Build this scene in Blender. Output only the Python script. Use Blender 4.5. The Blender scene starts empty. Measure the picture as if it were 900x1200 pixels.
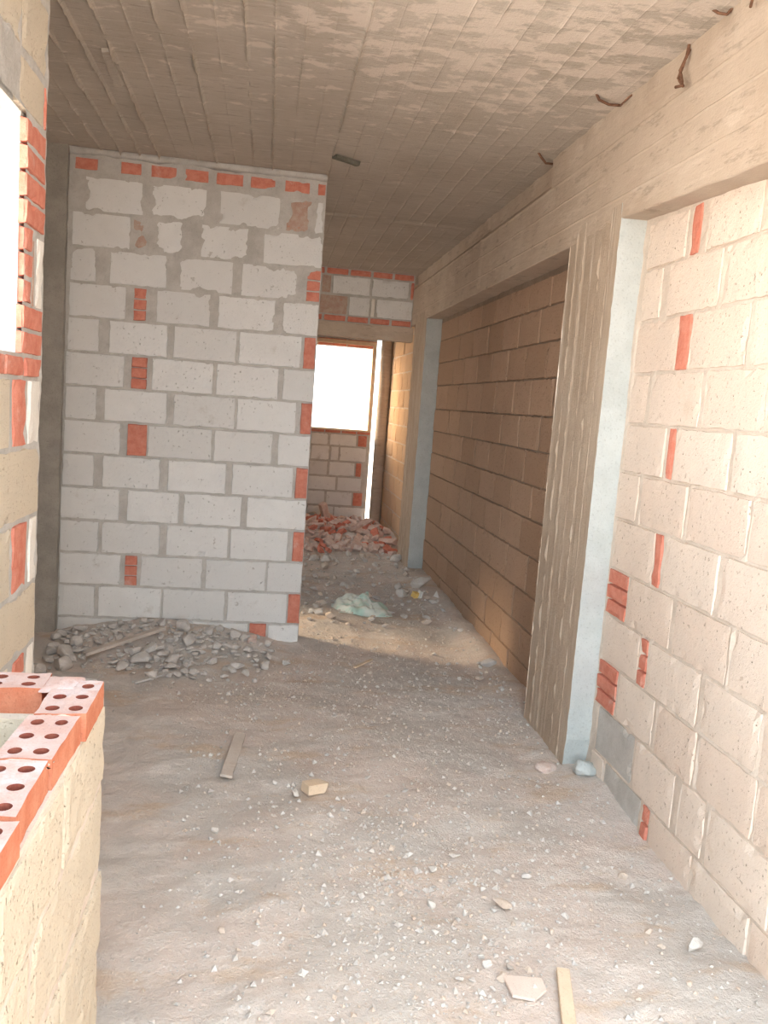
import bpy, bmesh, math, random
from mathutils import Vector, Matrix, noise
random.seed(7)
scn = bpy.context.scene
C = scn.collection
V = Vector

# ------------------------------------------------------------------ helpers
def nz(x, y, z=0.0, s=1.0, o=0.0):
    return noise.noise(V((x * s + o, y * s - o * .7, z * s + o * .31)))
def fb(x, y, z=0.0, s=1.0, o=0.0, n=4):
    return noise.fractal(V((x * s + o, y * s - o * .7, z * s + o * .31)), 1.0, 2.1, n)

def link_mesh(name, verts, faces, mats, fmat=None, tone=None, parent=None, smooth=False):
    me = bpy.data.meshes.new(name)
    me.from_pydata(verts, [], faces)
    for m in mats: me.materials.append(m)
    if fmat: me.polygons.foreach_set('material_index', fmat)
    if smooth: me.polygons.foreach_set('use_smooth', [True] * len(me.polygons))
    if tone:
        a = me.attributes.new('tone', 'FLOAT', 'FACE'); a.data.foreach_set('value', tone)
    me.update()
    o = bpy.data.objects.new(name, me); C.objects.link(o)
    if parent: o.parent = parent
    return o
def from_bm(name, bm, mats, parent=None):
    me = bpy.data.meshes.new(name); bm.to_mesh(me); bm.free()
    for m in mats: me.materials.append(m)
    o = bpy.data.objects.new(name, me); C.objects.link(o)
    if parent: o.parent = parent
    return o
def tag(o, label, cat, group=None, kind=None):
    o['label'] = label; o['category'] = cat
    if group: o['group'] = group
    if kind: o['kind'] = kind
    return o
def struct(o):
    o['kind'] = 'structure'; return o
def empty(name, loc, rz=0):
    o = bpy.data.objects.new(name, None); C.objects.link(o)
    o.location = loc; o.rotation_euler = (0, 0, rz); o.empty_display_size = .05
    return o

# ------------------------------------------------------------------ materials
def newmat(name):
    m = bpy.data.materials.new(name); m.use_nodes = True
    nt = m.node_tree; b = nt.nodes['Principled BSDF']
    b.inputs['Roughness'].default_value = .95
    b.inputs['Specular IOR Level'].default_value = .15
    return m, nt, b
def N(nt, t, **kw):
    n = nt.nodes.new(t)
    for k, v in kw.items():
        if k in n.inputs: n.inputs[k].default_value = v
        else: setattr(n, k, v)
    return n
def coords(nt, scale=(1, 1, 1)):
    g = N(nt, 'ShaderNodeNewGeometry')
    mp = N(nt, 'ShaderNodeMapping'); mp.inputs['Scale'].default_value = scale
    nt.links.new(g.outputs['Position'], mp.inputs['Vector'])
    return mp.outputs['Vector']
def noise_n(nt, vec, scale, detail=4, rough=.6):
    n = N(nt, 'ShaderNodeTexNoise'); n.inputs['Scale'].default_value = scale
    n.inputs['Detail'].default_value = detail; n.inputs['Roughness'].default_value = rough
    nt.links.new(vec, n.inputs['Vector']); return n.outputs['Fac']
def ramp(nt, fac, a, b, ca=0.0, cb=1.0):
    n = N(nt, 'ShaderNodeMapRange'); n.interpolation_type = 'SMOOTHSTEP'
    n.inputs['From Min'].default_value = a; n.inputs['From Max'].default_value = b
    n.inputs['To Min'].default_value = ca; n.inputs['To Max'].default_value = cb
    nt.links.new(fac, n.inputs['Value']); return n.outputs['Result']
def mixc(nt, fac, a, b):
    n = N(nt, 'ShaderNodeMix'); n.data_type = 'RGBA'
    if isinstance(fac, float): n.inputs['Factor'].default_value = fac
    else: nt.links.new(fac, n.inputs['Factor'])
    for s, x in ((6, a), (7, b)):
        if isinstance(x, tuple): n.inputs[s].default_value = (*x, 1)
        else: nt.links.new(x, n.inputs[s])
    return n.outputs[2]
def mul(nt, a, b, op='MULTIPLY'):
    n = N(nt, 'ShaderNodeMath', operation=op)
    for i, x in enumerate((a, b)):
        if isinstance(x, (int, float)): n.inputs[i].default_value = x
        else: nt.links.new(x, n.inputs[i])
    return n.outputs[0]
def bump(nt, b, h, dist, strength=1.0):
    n = N(nt, 'ShaderNodeBump'); n.inputs['Distance'].default_value = dist
    n.inputs['Strength'].default_value = strength
    nt.links.new(h, n.inputs['Height']); nt.links.new(n.outputs['Normal'], b.inputs['Normal'])
def attr(nt, name='tone'):
    n = N(nt, 'ShaderNodeAttribute'); n.attribute_name = name; return n.outputs['Fac']

def block_mat(name, light, dark, pit, pit_scale=90, pit_lo=.60, pit_hi=.72, stain=None, stain_lo=.55):
    m, nt, b = newmat(name); p = coords(nt)
    col = mixc(nt, attr(nt), dark, light)
    big = ramp(nt, noise_n(nt, p, 7, 5), .35, .7)
    col = mixc(nt, mul(nt, big, .35), col, tuple(c * .82 for c in light))
    if stain:
        st = ramp(nt, noise_n(nt, p, 3.1, 6, .7), stain_lo, stain_lo + .12)
        col = mixc(nt, mul(nt, st, .75), col, stain)
    sc = ramp(nt, noise_n(nt, p, 19, 4, .7), .665, .70)
    col = mixc(nt, mul(nt, sc, .55), col, pit)
    pf = noise_n(nt, p, pit_scale, 3, .55)
    pm = ramp(nt, pf, pit_lo, pit_hi)
    col = mixc(nt, mul(nt, pm, .75), col, pit)
    nt.links.new(col, b.inputs['Base Color'])
    h = mul(nt, noise_n(nt, p, pit_scale * 1.3, 4, .7), mul(nt, pm, -1.5), 'ADD')
    bump(nt, b, h, .005, .85)
    return m
def rough_mat(name, c1, c2, scale=12, bscale=120, bd=.003, c3=None, lo3=.6, s3=3.0, st3=(1, 1, 1), amt3=.7):
    m, nt, b = newmat(name); p = coords(nt)
    col = mixc(nt, ramp(nt, noise_n(nt, p, scale, 6, .65), .32, .68), c1, c2)
    if c3:
        q = coords(nt, st3)
        col = mixc(nt, mul(nt, ramp(nt, noise_n(nt, q, s3, 7, .7), lo3, lo3 + .1), amt3), col, c3)
    sp = ramp(nt, noise_n(nt, p, bscale * 1.6, 2, .5), .56, .70)
    col = mixc(nt, mul(nt, sp, .25), col, tuple(c * .45 for c in c1))
    nt.links.new(col, b.inputs['Base Color'])
    bump(nt, b, noise_n(nt, p, bscale, 5, .7), bd, .9)
    return m

M = {}
M['mortar'] = rough_mat('grey_mortar', (.45, .44, .42), (.56, .55, .53), 9, 90)
M['mortar_warm'] = rough_mat('warm_mortar', (.60, .52, .45), (.69, .61, .54), 9, 90)
M['mortar_shade'] = rough_mat('shaded_mortar', (.25, .19, .15), (.31, .245, .195), 9, 90)  # mortar darkened: the recess shade is put into the colour
M['block_white'] = block_mat('pale_cement_block', (.80, .81, .81), (.69, .695, .69), (.34, .32, .30), 70, .66, .74, (.52, .50, .47), .60)
M['block_warm_lit'] = block_mat('warm_lit_cement_block', (.79, .695, .615), (.73, .61, .525), (.48, .37, .29), 75, .62, .78, (.66, .55, .45), .62)  # pale blocks again, warm light on the near wall put into the colour
M['block_shaded'] = block_mat('shaded_cement_block', (.48, .335, .245), (.40, .27, .19), (.20, .12, .08), 80, .62, .72)  # blocks darker and browner: shade of the recess is in the colour
M['block_pier'] = block_mat('sandy_cement_block', (.70, .635, .525), (.64, .565, .45), (.36, .27, .18), 140, .60, .74)
M['block_sunlit'] = block_mat('sunlit_cement_block', (.70, .52, .36), (.60, .43, .29), (.36, .25, .16), 80, .62, .76)  # warm sunlight on the far bay wall is put into this colour
M['brick'] = rough_mat('red_clay_brick', (.58, .20, .14), (.66, .28, .21), 25, 140, .002, (.66, .42, .35), .58, 9, amt3=.6)
M['brick_side'] = rough_mat('orange_clay_brick', (.48, .165, .095), (.56, .24, .15), 18, 140, .002, (.60, .36, .26), .62, 8, amt3=.5)
M['brick_top'] = rough_mat('dusty_clay_brick', (.60, .40, .36), (.66, .52, .50), 14, 160, .003, (.68, .62, .645), .50, 6, amt3=.7)
M['brick_stained'] = rough_mat('mortar_stained_brick', (.46, .31, .25), (.52, .42, .36), 22, 120, .003, (.60, .22, .14), .60, 16, amt3=.8)
M['hole'] = rough_mat('hole_clay', (.22, .06, .045), (.28, .09, .06), 30, 100)
M['chunk'] = rough_mat('grey_mortar_chunk', (.52, .49, .465), (.64, .61, .585), 14, 110, .004)
M['chunk_pale'] = rough_mat('pale_stone', (.60, .57, .54), (.70, .68, .65), 14, 110, .004)
M['chunk_tan'] = rough_mat('tan_stone', (.58, .49, .42), (.66, .57, .49), 14, 110, .004)
M['clay_pink'] = rough_mat('dusty_broken_brick', (.60, .43, .37), (.72, .61, .56), 14, 110, .004, (.58, .28, .21), .62, 7, amt3=.6)
M['wood'] = rough_mat('weathered_wood', (.50, .44, .39), (.58, .52, .47), 8, 80, .002, (.46, .37, .31), .55, 5, (1, 12, 12), .5)
M['wood_pale'] = rough_mat('pale_wood', (.66, .52, .38), (.74, .61, .47), 8, 80, .002)
M['rust'] = rough_mat('rusty_steel', (.14, .075, .05), (.24, .13, .085), 40, 200, .001)
M['dark_board'] = rough_mat('dark_board', (.13, .125, .10), (.19, .18, .15), 20, 120, .002)
M['tile'] = rough_mat('pink_tile', (.66, .55, .49), (.72, .62, .56), 6, 150, .001)
M['plaster_white'] = rough_mat('white_plaster', (.74, .71, .66), (.82, .80, .76), 12, 120, .002)

def concrete_mat(name, c1, c2, streak, st_scale, white=None, white_region=None, bd=.004):
    m, nt, b = newmat(name); p = coords(nt); q = coords(nt, st_scale)
    col = mixc(nt, ramp(nt, noise_n(nt, p, 2.2, 6, .65), .3, .7), c1, c2)
    sf = noise_n(nt, q, 1.0, 6, .7)
    col = mixc(nt, mul(nt, ramp(nt, sf, .52, .64), .6), col, streak)
    col = mixc(nt, mul(nt, ramp(nt, noise_n(nt, q, 1.7, 5, .7), .56, .66), .5), col, tuple(c * .62 for c in c1))
    if white:
        g = N(nt, 'ShaderNodeNewGeometry')
        vm = N(nt, 'ShaderNodeVectorMath', operation='DISTANCE')
        nt.links.new(g.outputs['Position'], vm.inputs[0]); vm.inputs[1].default_value = white_region
        reg = ramp(nt, vm.outputs['Value'], .5, 2.6, .16, -.02)
        wf = mul(nt, noise_n(nt, coords(nt, (6, 11, 6)), 1.0, 5, .62), reg, 'ADD')
        col = mixc(nt, mul(nt, ramp(nt, wf, .60, .68), .8), col, white)
    nt.links.new(col, b.inputs['Base Color'])
    h = mul(nt, noise_n(nt, q, 2.5, 5, .7), noise_n(nt, p, 70, 4, .7), 'ADD')
    bump(nt, b, h, bd, .8)
    return m
M['ceiling'] = concrete_mat('board_marked_ceiling', (.44, .385, .325), (.51, .455, .395), (.57, .52, .465), (5, 34, 5), (.66, .58, .51), (1.0, 2.6, 3.0))
M['beam'] = concrete_mat('board_marked_beam', (.49, .40, .32), (.56, .475, .395), (.62, .535, .455), (3, 3, 16))
M['pillar'] = concrete_mat('board_marked_pillar', (.43, .345, .27), (.50, .415, .335), (.60, .53, .45), (20, 20, .9))
M['pillar_face'] = rough_mat('smooth_concrete', (.46, .50, .50), (.54, .58, .58), 5, 60, .002, (.42, .44, .43), .6, 3.0, amt3=.5)
M['column_dark'] = rough_mat('dull_concrete', (.30, .285, .26), (.38, .36, .33), 7, 80, .004)
M['plain'] = rough_mat('plain_render', (.62, .57, .51), (.68, .63, .56), 4, 60, .002)

def floor_mat():
    m, nt, b = newmat('dusty_dirt_floor'); p = coords(nt)
    grey, pink, tan, pale = (.62, .58, .545), (.70, .615, .565), (.63, .50, .39), (.78, .73, .69)
    col = mixc(nt, ramp(nt, noise_n(nt, p, 1.6, 6, .6), .40, .60), grey, pink)
    col = mixc(nt, mul(nt, ramp(nt, noise_n(nt, coords(nt, (1.2, 2.8, 1)), 1.5, 7, .65), .53, .66), .8), col, tan)
    col = mixc(nt, mul(nt, ramp(nt, noise_n(nt, coords(nt, (1.1, 2.0, 1)), 2.3, 7, .66), .52, .66), .75), col, pale)
    col = mixc(nt, mul(nt, ramp(nt, noise_n(nt, p, 55, 4, .65), .56, .68), .30), col, (.42, .37, .33))
    col = mixc(nt, mul(nt, ramp(nt, noise_n(nt, p, 34, 3, .6), .60, .68), .4), col, (.74, .70, .66))
    nt.links.new(col, b.inputs['Base Color'])
    h = mul(nt, mul(nt, noise_n(nt, p, 26, 6, .72), 2.0), noise_n(nt, p, 110, 4, .7), 'ADD')
    bump(nt, b, h, .008, .8)
    return m
M['floor'] = floor_mat()

# ------------------------------------------------------------------ masonry
def box_faces(verts, faces, a, b, fm=None, mi=0, tn=None, tv=.5):
    i = len(verts)
    x0, y0, z0 = a; x1, y1, z1 = b
    verts += [(x0, y0, z0), (x1, y0, z0), (x1, y1, z0), (x0, y1, z0), (x0, y0, z1), (x1, y0, z1), (x1, y1, z1), (x0, y1, z1)]
    fs = [(0, 3, 2, 1), (4, 5, 6, 7), (0, 1, 5, 4), (1, 2, 6, 5), (2, 3, 7, 6), (3, 0, 4, 7)]
    for f in fs:
        faces.append(tuple(i + k for k in f))
        if fm is not None: fm.append(mi)
        if tn is not None: tn.append(tv)

BEV = .005
def masonry(name, O, u, n, u0, u1, z0, z1, rows, mats, thick=.12, holes=(), smear=0.0, step=.02, seed=0.0, amp=1.0, slope=.22, jt=.0045, extra=None, slabs=None):
    """rows: (za, zb, [(ua, ub, kind)]).  mats: mortar, block, brick, stained brick, extra."""
    O, u, n = V(O), V(u), V(n)
    P = lambda a, z, h: tuple(O + u * a + V((0, 0, z)) + n * h)
    verts, faces, fm, tn = [], [], [], []
    flip = (u.cross(V((0, 0, 1)))).dot(n) < 0
    def add(f, mi, t):
        faces.append(tuple(reversed(f)) if flip else tuple(f)); fm.append(mi); tn.append(t)
    blocks = []
    for za, zb, items in rows:
        for a, b, k in items:
            j = jt if (zb - za) > .1 else .0020
            blocks.append((min(a, b), max(a, b), za + j, zb - j, k))
    sm = smear if callable(smear) else (lambda a, z: smear)
    nu = max(2, int(round((u1 - u0) / step))); nv = max(2, int(round((z1 - z0) / step)))
    # mortar bed
    from bisect import bisect_right
    rowkeys = [(r[0], r[1], [b for b in blocks if r[0] <= (b[2] + b[3]) / 2 <= r[1]]) for r in rows]
    def inside(a, z):
        for r0, r1, bl in rowkeys:
            if r0 <= z <= r1:
                for b in bl:
                    if b[0] <= a <= b[1]:
                        if b[2] <= z <= b[3]: return min(a - b[0], b[1] - a, z - b[2], b[3] - z)
        return 0.0
    base = len(verts)
    for iv in range(nv + 1):
        z = z0 + (z1 - z0) * iv / nv
        for iu in range(nu + 1):
            a = u0 + (u1 - u0) * iu / nu
            d = max(0.0, inside(a, z))
            h = amp * (.0045 * nz(a, z, seed, 14) + .004 * nz(a, z, seed, 4.3, 7) + .002 * nz(a, z, seed, 40)) + sm(a, z)
            h = max(-.012, h - d * slope)
            verts.append(P(a, z, h))
    for iv in range(nv):
        for iu in range(nu):
            a = u0 + (u1 - u0) * (iu + .5) / nu; z = z0 + (z1 - z0) * (iv + .5) / nv
            if any(h[0] < a < h[1] and h[2] < z < h[3] for h in holes): continue
            k = base + iv * (nu + 1) + iu
            add((k, k + 1, k + nu + 2, k + nu + 1), 0, .5)
    # blocks
    rnd = random.Random(int(seed * 100) + 5)
    for a0, a1, b0, b1, kind in blocks:
        t = rnd.random()
        parts = [(a0, a1, b0, b1)]
        mi = {'b': 1, 'r': 2, 'R': 2, 'p': 3, 'x': 4}[kind]
        if kind in 'rR' and (b1 - b0) > .12:
            k = 3 if (kind == 'R' and (b1 - b0) > .15) else 2
            if kind == 'R':
                hh = (b1 - b0) / k
                parts = [(a0, a1, b0 + hh * q + .001, b0 + hh * (q + 1) - .001) for q in range(k)]
        for (x0, x1, y0, y1) in parts:
            if x1 - x0 < .008: continue
            nx = max(3, int((x1 - x0) / .035)); ny = max(3, int((y1 - y0) / .035))
            lift = .006 + rnd.uniform(-.0015, .003); tx = rnd.uniform(-.004, .004); ty = rnd.uniform(-.004, .004)
            if kind == 'p': lift = .003
            if kind in 'rR': lift += .003
            k0 = len(verts)
            us = [0.0, BEV / (x1 - x0)] + [i / nx for i in range(1, nx)] + [1 - BEV / (x1 - x0), 1.0]
            vs = [0.0, BEV / (y1 - y0)] + [i / ny for i in range(1, ny)] + [1 - BEV / (y1 - y0), 1.0]
            us = sorted(us); vs = sorted(vs)
            nu2, nv2 = len(us), len(vs)
            for jv, fv in enumerate(vs):
                for ju, fu in enumerate(us):
                    a = x0 + (x1 - x0) * fu; z = y0 + (y1 - y0) * fv
                    edge = ju in (0, nu2 - 1) or jv in (0, nv2 - 1)
                    rim = ju in (1, nu2 - 2) or jv in (1, nv2 - 2)
                    w = .006 if kind == 'b' else .003
                    aa = a + w * nz(a, z, seed + 3, 30); zz = z + w * nz(a, z, seed + 9, 30)
                    h = lift + tx * (fu - .5) + ty * (fv - .5) + .0016 * nz(a, z, seed, 22)
                    if edge: h = -.014
                    elif rim:
                        c = nz(a, z, seed + 2, 17)
                        h -= .0015 + max(0, c - .1) * .016
                    verts.append(P(aa, zz, h))
            for jv in range(nv2 - 1):
                for ju in range(nu2 - 1):
                    k = k0 + jv * nu2 + ju
                    add((k, k + 1, k + nu2 + 1, k + nu2), mi, t)
    # slab behind
    if slabs is None: slabs = [(u0, u1, z0, z1)]
    for a0, a1, b0, b1 in slabs:
        i = len(verts)
        for hh in (-.013, -thick):
            for a, z in ((a0, b0), (a1, b0), (a1, b1), (a0, b1)): verts.append(P(a, z, hh))
        for f in ((0, 1, 2, 3), (7, 6, 5, 4), (4, 5, 1, 0), (5, 6, 2, 1), (6, 7, 3, 2), (7, 4, 0, 3)):
            add(tuple(i + k for k in f), 0, .5)
    if extra: extra(verts, add, P)
    return struct(link_mesh(name, verts, faces, mats, fm, tn))

def fill_rows(rows, lo, hi, L=.40, gap=.012):
    """carry each row on with plain blocks until it covers lo..hi"""
    out = []
    for za, zb, items in rows:
        it = list(items)
        mn = min(min(a, b) for a, b, _ in it) - gap
        while mn > lo + .05:
            it.append((max(lo, mn - L), mn, 'b')); mn -= L + gap
        mx = max(max(a, b) for a, b, _ in it) + gap
        while mx < hi - .05:
            it.append((mx, min(hi, mx + L), 'b')); mx += L + gap
        out.append((za, zb, it))
    return out

H = 3.0
# --- back wall (faces the camera, Y = 5.523)
BACK = [
(2.636, 2.846, [(-1.163, -0.818, 'b'), (-0.772, -0.443, 'b'), (-0.362, 0.01, 'b'), (0.046, 0.211, 'p'), (0.223, 0.283, 'b')]),
(2.426, 2.636, [(-1.234, -0.889, 'b'), (-0.877, -0.769, 'p'), (-0.753, -0.571, 'b'), (-0.467, -0.177, 'b'), (-0.083, 0.289, 'b')]),
(2.216, 2.426, [(-1.239, -1.083, 'b'), (-1.005, -0.66, 'b'), (-0.6, -0.259, 'b'), (-0.208, 0.172, 'b'), (0.198, 0.289, 'R')]),
(2.006, 2.216, [(-1.241, -0.901, 'b'), (-0.857, -0.777, 'R'), (-0.72, -0.387, 'b'), (-0.342, 0.015, 'b'), (0.06, 0.289, 'b')]),
(1.796, 2.006, [(-1.244, -1.055, 'b'), (-0.996, -0.642, 'b'), (-0.605, -0.216, 'b'), (-0.202, 0.194, 'b'), (0.206, 0.283, 'r')]),
(1.587, 1.796, [(-1.252, -0.897, 'b'), (-0.856, -0.759, 'R'), (-0.731, -0.352, 'b'), (-0.333, 0.061, 'b'), (0.086, 0.288, 'b')]),
(1.377, 1.587, [(-1.246, -1.057, 'b'), (-1.011, -0.629, 'b'), (-0.589, -0.203, 'b'), (-0.193, 0.185, 'b'), (0.214, 0.286, 'r')]),
(1.167, 1.377, [(-1.25, -0.906, 'b'), (-0.866, -0.743, 'r'), (-0.738, -0.341, 'b'), (-0.327, 0.045, 'b'), (0.079, 0.286, 'b')]),
(0.957, 1.167, [(-1.251, -1.06, 'b'), (-1.009, -0.654, 'b'), (-0.607, -0.239, 'b'), (-0.203, 0.191, 'b'), (0.206, 0.286, 'r')]),
(0.747, 0.957, [(-1.257, -0.898, 'b'), (-0.851, -0.527, 'b'), (-0.498, -0.131, 'b'), (-0.097, 0.288, 'b')]),
(0.536, 0.746, [(-1.258, -1.019, 'b'), (-1.001, -0.639, 'b'), (-0.599, -0.203, 'b'), (-0.193, 0.182, 'b'), (0.212, 0.288, 'r')]),
(0.327, 0.536, [(-1.253, -0.876, 'b'), (-0.852, -0.771, 'R'), (-0.752, -0.362, 'b'), (-0.34, 0.051, 'b'), (0.058, 0.288, 'b')]),
(0.117, 0.327, [(-1.258, -1.029, 'b'), (-1.01, -0.612, 'b'), (-0.605, -0.205, 'b'), (-0.192, 0.201, 'b'), (0.206, 0.288, 'r')]),
(-0.093, 0.117, [(-1.258, -0.881, 'b'), (-0.857, -0.458, 'b'), (-0.434, -0.046, 'b'), (-0.038, 0.074, 'r'), (0.084, 0.288, 'b')]),
(2.872, 2.950, [(-1.227, -1.091, 'r'), (-0.961, -0.835, 'r'), (-0.783, -0.627, 'r'), (-0.58, -0.435, 'r'), (-0.392, -0.225, 'r'), (-0.185, -0.027, 'r'), (0.026, 0.185, 'r'), (0.232, 0.284, 'r')])]
def back_smear(a, z):
    return -.004 + .0085 * max(0, min(1, (z - 1.75) / .6))
masonry('wall_back', (0, 5.523, 0), (1, 0, 0), (0, -1, 0), -1.262, .288, -.15, H, BACK,
        [M['mortar'], M['block_white'], M['brick'], M['brick_stained']], .12, smear=back_smear, seed=1.3, step=.0125, amp=1.35, slope=.13)
# --- near right wall (X = 1.59)
NEAR = [
(2.262, 2.46, [(3.244, 3.586, 'b'), (3.132, 3.202, 'r'), (2.724, 3.079, 'b')]),
(2.045, 2.262, [(3.413, 3.587, 'b'), (2.942, 3.35, 'b'), (2.56, 2.92, 'b')]),
(1.822, 2.045, [(3.221, 3.6, 'b'), (3.12, 3.21, 'r'), (2.718, 3.11, 'b'), (2.381, 2.688, 'b')]),
(1.604, 1.822, [(3.438, 3.599, 'b'), (2.982, 3.399, 'b'), (2.563, 2.949, 'b')]),
(1.392, 1.604, [(3.224, 3.606, 'b'), (3.143, 3.191, 'r'), (2.731, 3.125, 'b'), (2.379, 2.702, 'b')]),
(1.18, 1.392, [(3.421, 3.621, 'b'), (2.998, 3.384, 'b'), (2.572, 2.972, 'b'), (2.251, 2.557, 'b')]),
(0.955, 1.18, [(3.212, 3.599, 'b'), (3.137, 3.209, 'r'), (2.716, 3.113, 'b'), (2.351, 2.687, 'b')]),
(0.74, 0.955, [(3.409, 3.616, 'R'), (3.007, 3.392, 'b'), (2.596, 2.972, 'b'), (2.256, 2.577, 'b')]),
(0.53, 0.74, [(3.244, 3.611, 'b'), (3.159, 3.23, 'R'), (2.745, 3.144, 'b'), (2.359, 2.711, 'b')]),
(0.318, 0.53, [(3.409, 3.616, 'R'), (3.056, 3.391, 'b'), (2.721, 3.021, 'b'), (2.34, 2.696, 'b')]),
(0.1, 0.318, [(3.191, 3.572, 'p'), (2.83, 3.165, 'b'), (2.605, 2.778, 'b'), (2.202, 2.578, 'b')]),
(-0.12, 0.1, [(3.08, 3.45, 'p'), (2.996, 3.052, 'R'), (2.657, 2.984, 'b'), (2.286, 2.644, 'b')])]
masonry('wall_right', (1.59, 0, 0), (0, 1, 0), (-1, 0, 0), -2.5, 3.66, -.15, 2.56, fill_rows(NEAR, -2.5, 3.6),
        [M['mortar_warm'], M['block_warm_lit'], M['brick'], M['mortar']], .12, smear=.0035, slope=.6, jt=.003, seed=2.7, step=.025)
# --- shaded recess wall between the pillars (X = 1.62)
J = [(2.262, 2.44, [7.434, 6.987, 6.59, 6.186, 5.78, 5.362, 4.939, 4.53]), (2.05, 2.262, [7.308, 6.812, 6.34, 5.923, 5.536, 5.096, 4.679]),
     (1.835, 2.05, [7.5, 7.05, 6.6, 6.16, 5.74, 5.32, 4.90, 4.5]), (1.61, 1.835, [7.632, 7.234, 6.84, 6.386, 5.983, 5.526, 5.153, 4.74]),
     (1.40, 1.61, [7.5, 7.068, 6.615, 6.178, 5.766, 5.333, 4.921, 4.5]), (1.19, 1.40, [7.35, 6.9, 6.45, 6.02, 5.6, 5.15, 4.72]),
     (.985, 1.19, [7.55, 7.1, 6.68, 6.22, 5.80, 5.38, 4.93, 4.52]), (.765, .985, [7.3, 6.86, 6.42, 5.99, 5.56, 5.1, 4.68]),
     (.535, .765, [7.52, 7.08, 6.64, 6.2, 5.76, 5.34, 4.9, 4.48]), (.325, .535, [7.3, 6.88, 6.44, 6.0, 5.57, 5.12, 4.7]),
     (.115, .325, [7.5, 7.06, 6.62, 6.18, 5.75, 5.33, 4.9, 4.5]), (-.1, .115, [7.3, 6.85, 6.42, 5.98, 5.55, 5.11, 4.69])]
REC = []
for za, zb, js in J:
    e = [8.19] + js + [4.25]
    REC.append((za, zb, [(e[i + 1] + .007, e[i] - .007, 'b') for i in range(len(e) - 1) if e[i] - e[i + 1] > .05]))
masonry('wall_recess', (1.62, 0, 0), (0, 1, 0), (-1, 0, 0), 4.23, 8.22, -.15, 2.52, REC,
        [M['mortar_shade'], M['block_shaded'], M['brick'], M['mortar_shade']], .12, smear=-.003, slope=.5, jt=.002, seed=3.9, step=.025)
# --- right wall of the far bay, lit from the far opening
def regular(u0, u1, z0, z1, ch=.212, L=.41, red=0.0, rnd=random.Random(3)):
    rows = []; z = z0; k = 0
    while z < z1 - .03:
        it = []; a = u0 - (L / 2 if k % 2 else 0) + rnd.uniform(-.03, .03)
        while a < u1 - .02:
            b = min(u1, a + L - .012)
            if b - max(a, u0) > .03: it.append((max(a, u0), b, 'b'))
            a += L
        rows.append((z, min(z1, z + ch), it)); z += ch; k += 1
    return rows
masonry('wall_far_right', (1.60, 0, 0), (0, 1, 0), (-1, 0, 0), 8.84, 11.55, -.15, H, regular(8.84, 11.55, -.1, H),
        [M['mortar_warm'], M['block_sunlit'], M['brick'], M['mortar']], .12, smear=.001, seed=5.1, step=.03)
# --- wall over the opening (Y = 9.1)
def lintel_extra(verts, add, P):
    pass
LINT = [(2.735, 2.925, [(.10, .47, 'b'), (.488, .586, 'p'), (.604, .999, 'b'), (1.017, 1.413, 'b'), (1.431, 1.47, 'r')]),
        (2.522, 2.722, [(.05, .46, 'b'), (.476, .771, 'p'), (.789, 1.006, 'b'), (1.02, 1.062, 'x'), (1.078, 1.465, 'b')]),
        (2.93, 2.998, [(.05, .27, 'r'), (.29, .51, 'r'), (.53, .76, 'r'), (.78, 1.0, 'r'), (1.02, 1.23, 'r'), (1.25, 1.46, 'r')]),
        (2.452, 2.518, [(.05, .27, 'r'), (.29, .51, 'r'), (.53, .76, 'r'), (.78, 1.0, 'r'), (1.02, 1.23, 'r'), (1.25, 1.46, 'r')])]
masonry('wall_lintel', (0, 9.1, 0), (1, 0, 0), (0, -1, 0), -.2, 1.47, 2.44, H, LINT,
        [M['mortar'], M['block_white'], M['brick'], M['brick_stained'], M['plaster_white']], .12, smear=.002, slope=.4, jt=.003, seed=6.2, step=.02)
def slab_obj(name, a, b, mat, n=.05, amp=.003, seed=0, kind=True):
    """a rough concrete box: every face a jittered grid"""
    bm = bmesh.new()
    a, b = V(a), V(b)
    d = b - a
    seen = {}
    def vert(p):
        k = (round(p[0], 4), round(p[1], 4), round(p[2], 4))
        if k not in seen:
            j = V((nz(*p, 18, seed), nz(*p, 18, seed + 31), nz(*p, 18, seed + 57))) * amp
            seen[k] = bm.verts.new(V(p) + j)
        return seen[k]
    for ax in range(3):
        o1, o2 = [(1, 2), (2, 0), (0, 1)][ax]
        n1 = max(1, min(120, int(d[o1] / n))); n2 = max(1, min(120, int(d[o2] / n)))
        for side in (0, 1):
            for i in range(n1):
                for j in range(n2):
                    q = []
                    for (s, t) in ((0, 0), (1, 0), (1, 1), (0, 1)):
                        p = [0, 0, 0]; p[ax] = (a, b)[side][ax]
                        p[o1] = a[o1] + d[o1] * (i + s) / n1; p[o2] = a[o2] + d[o2] * (j + t) / n2
                        q.append(vert(p))
                    if side == 0: q.reverse()
                    bm.faces.new(q)
    return from_bm(name, bm, [mat])
o = struct(slab_obj('trim_1', (-.3, 9.085, 2.30), (1.49, 9.22, 2.446), M['beam'], .05, .004, 4))
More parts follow.
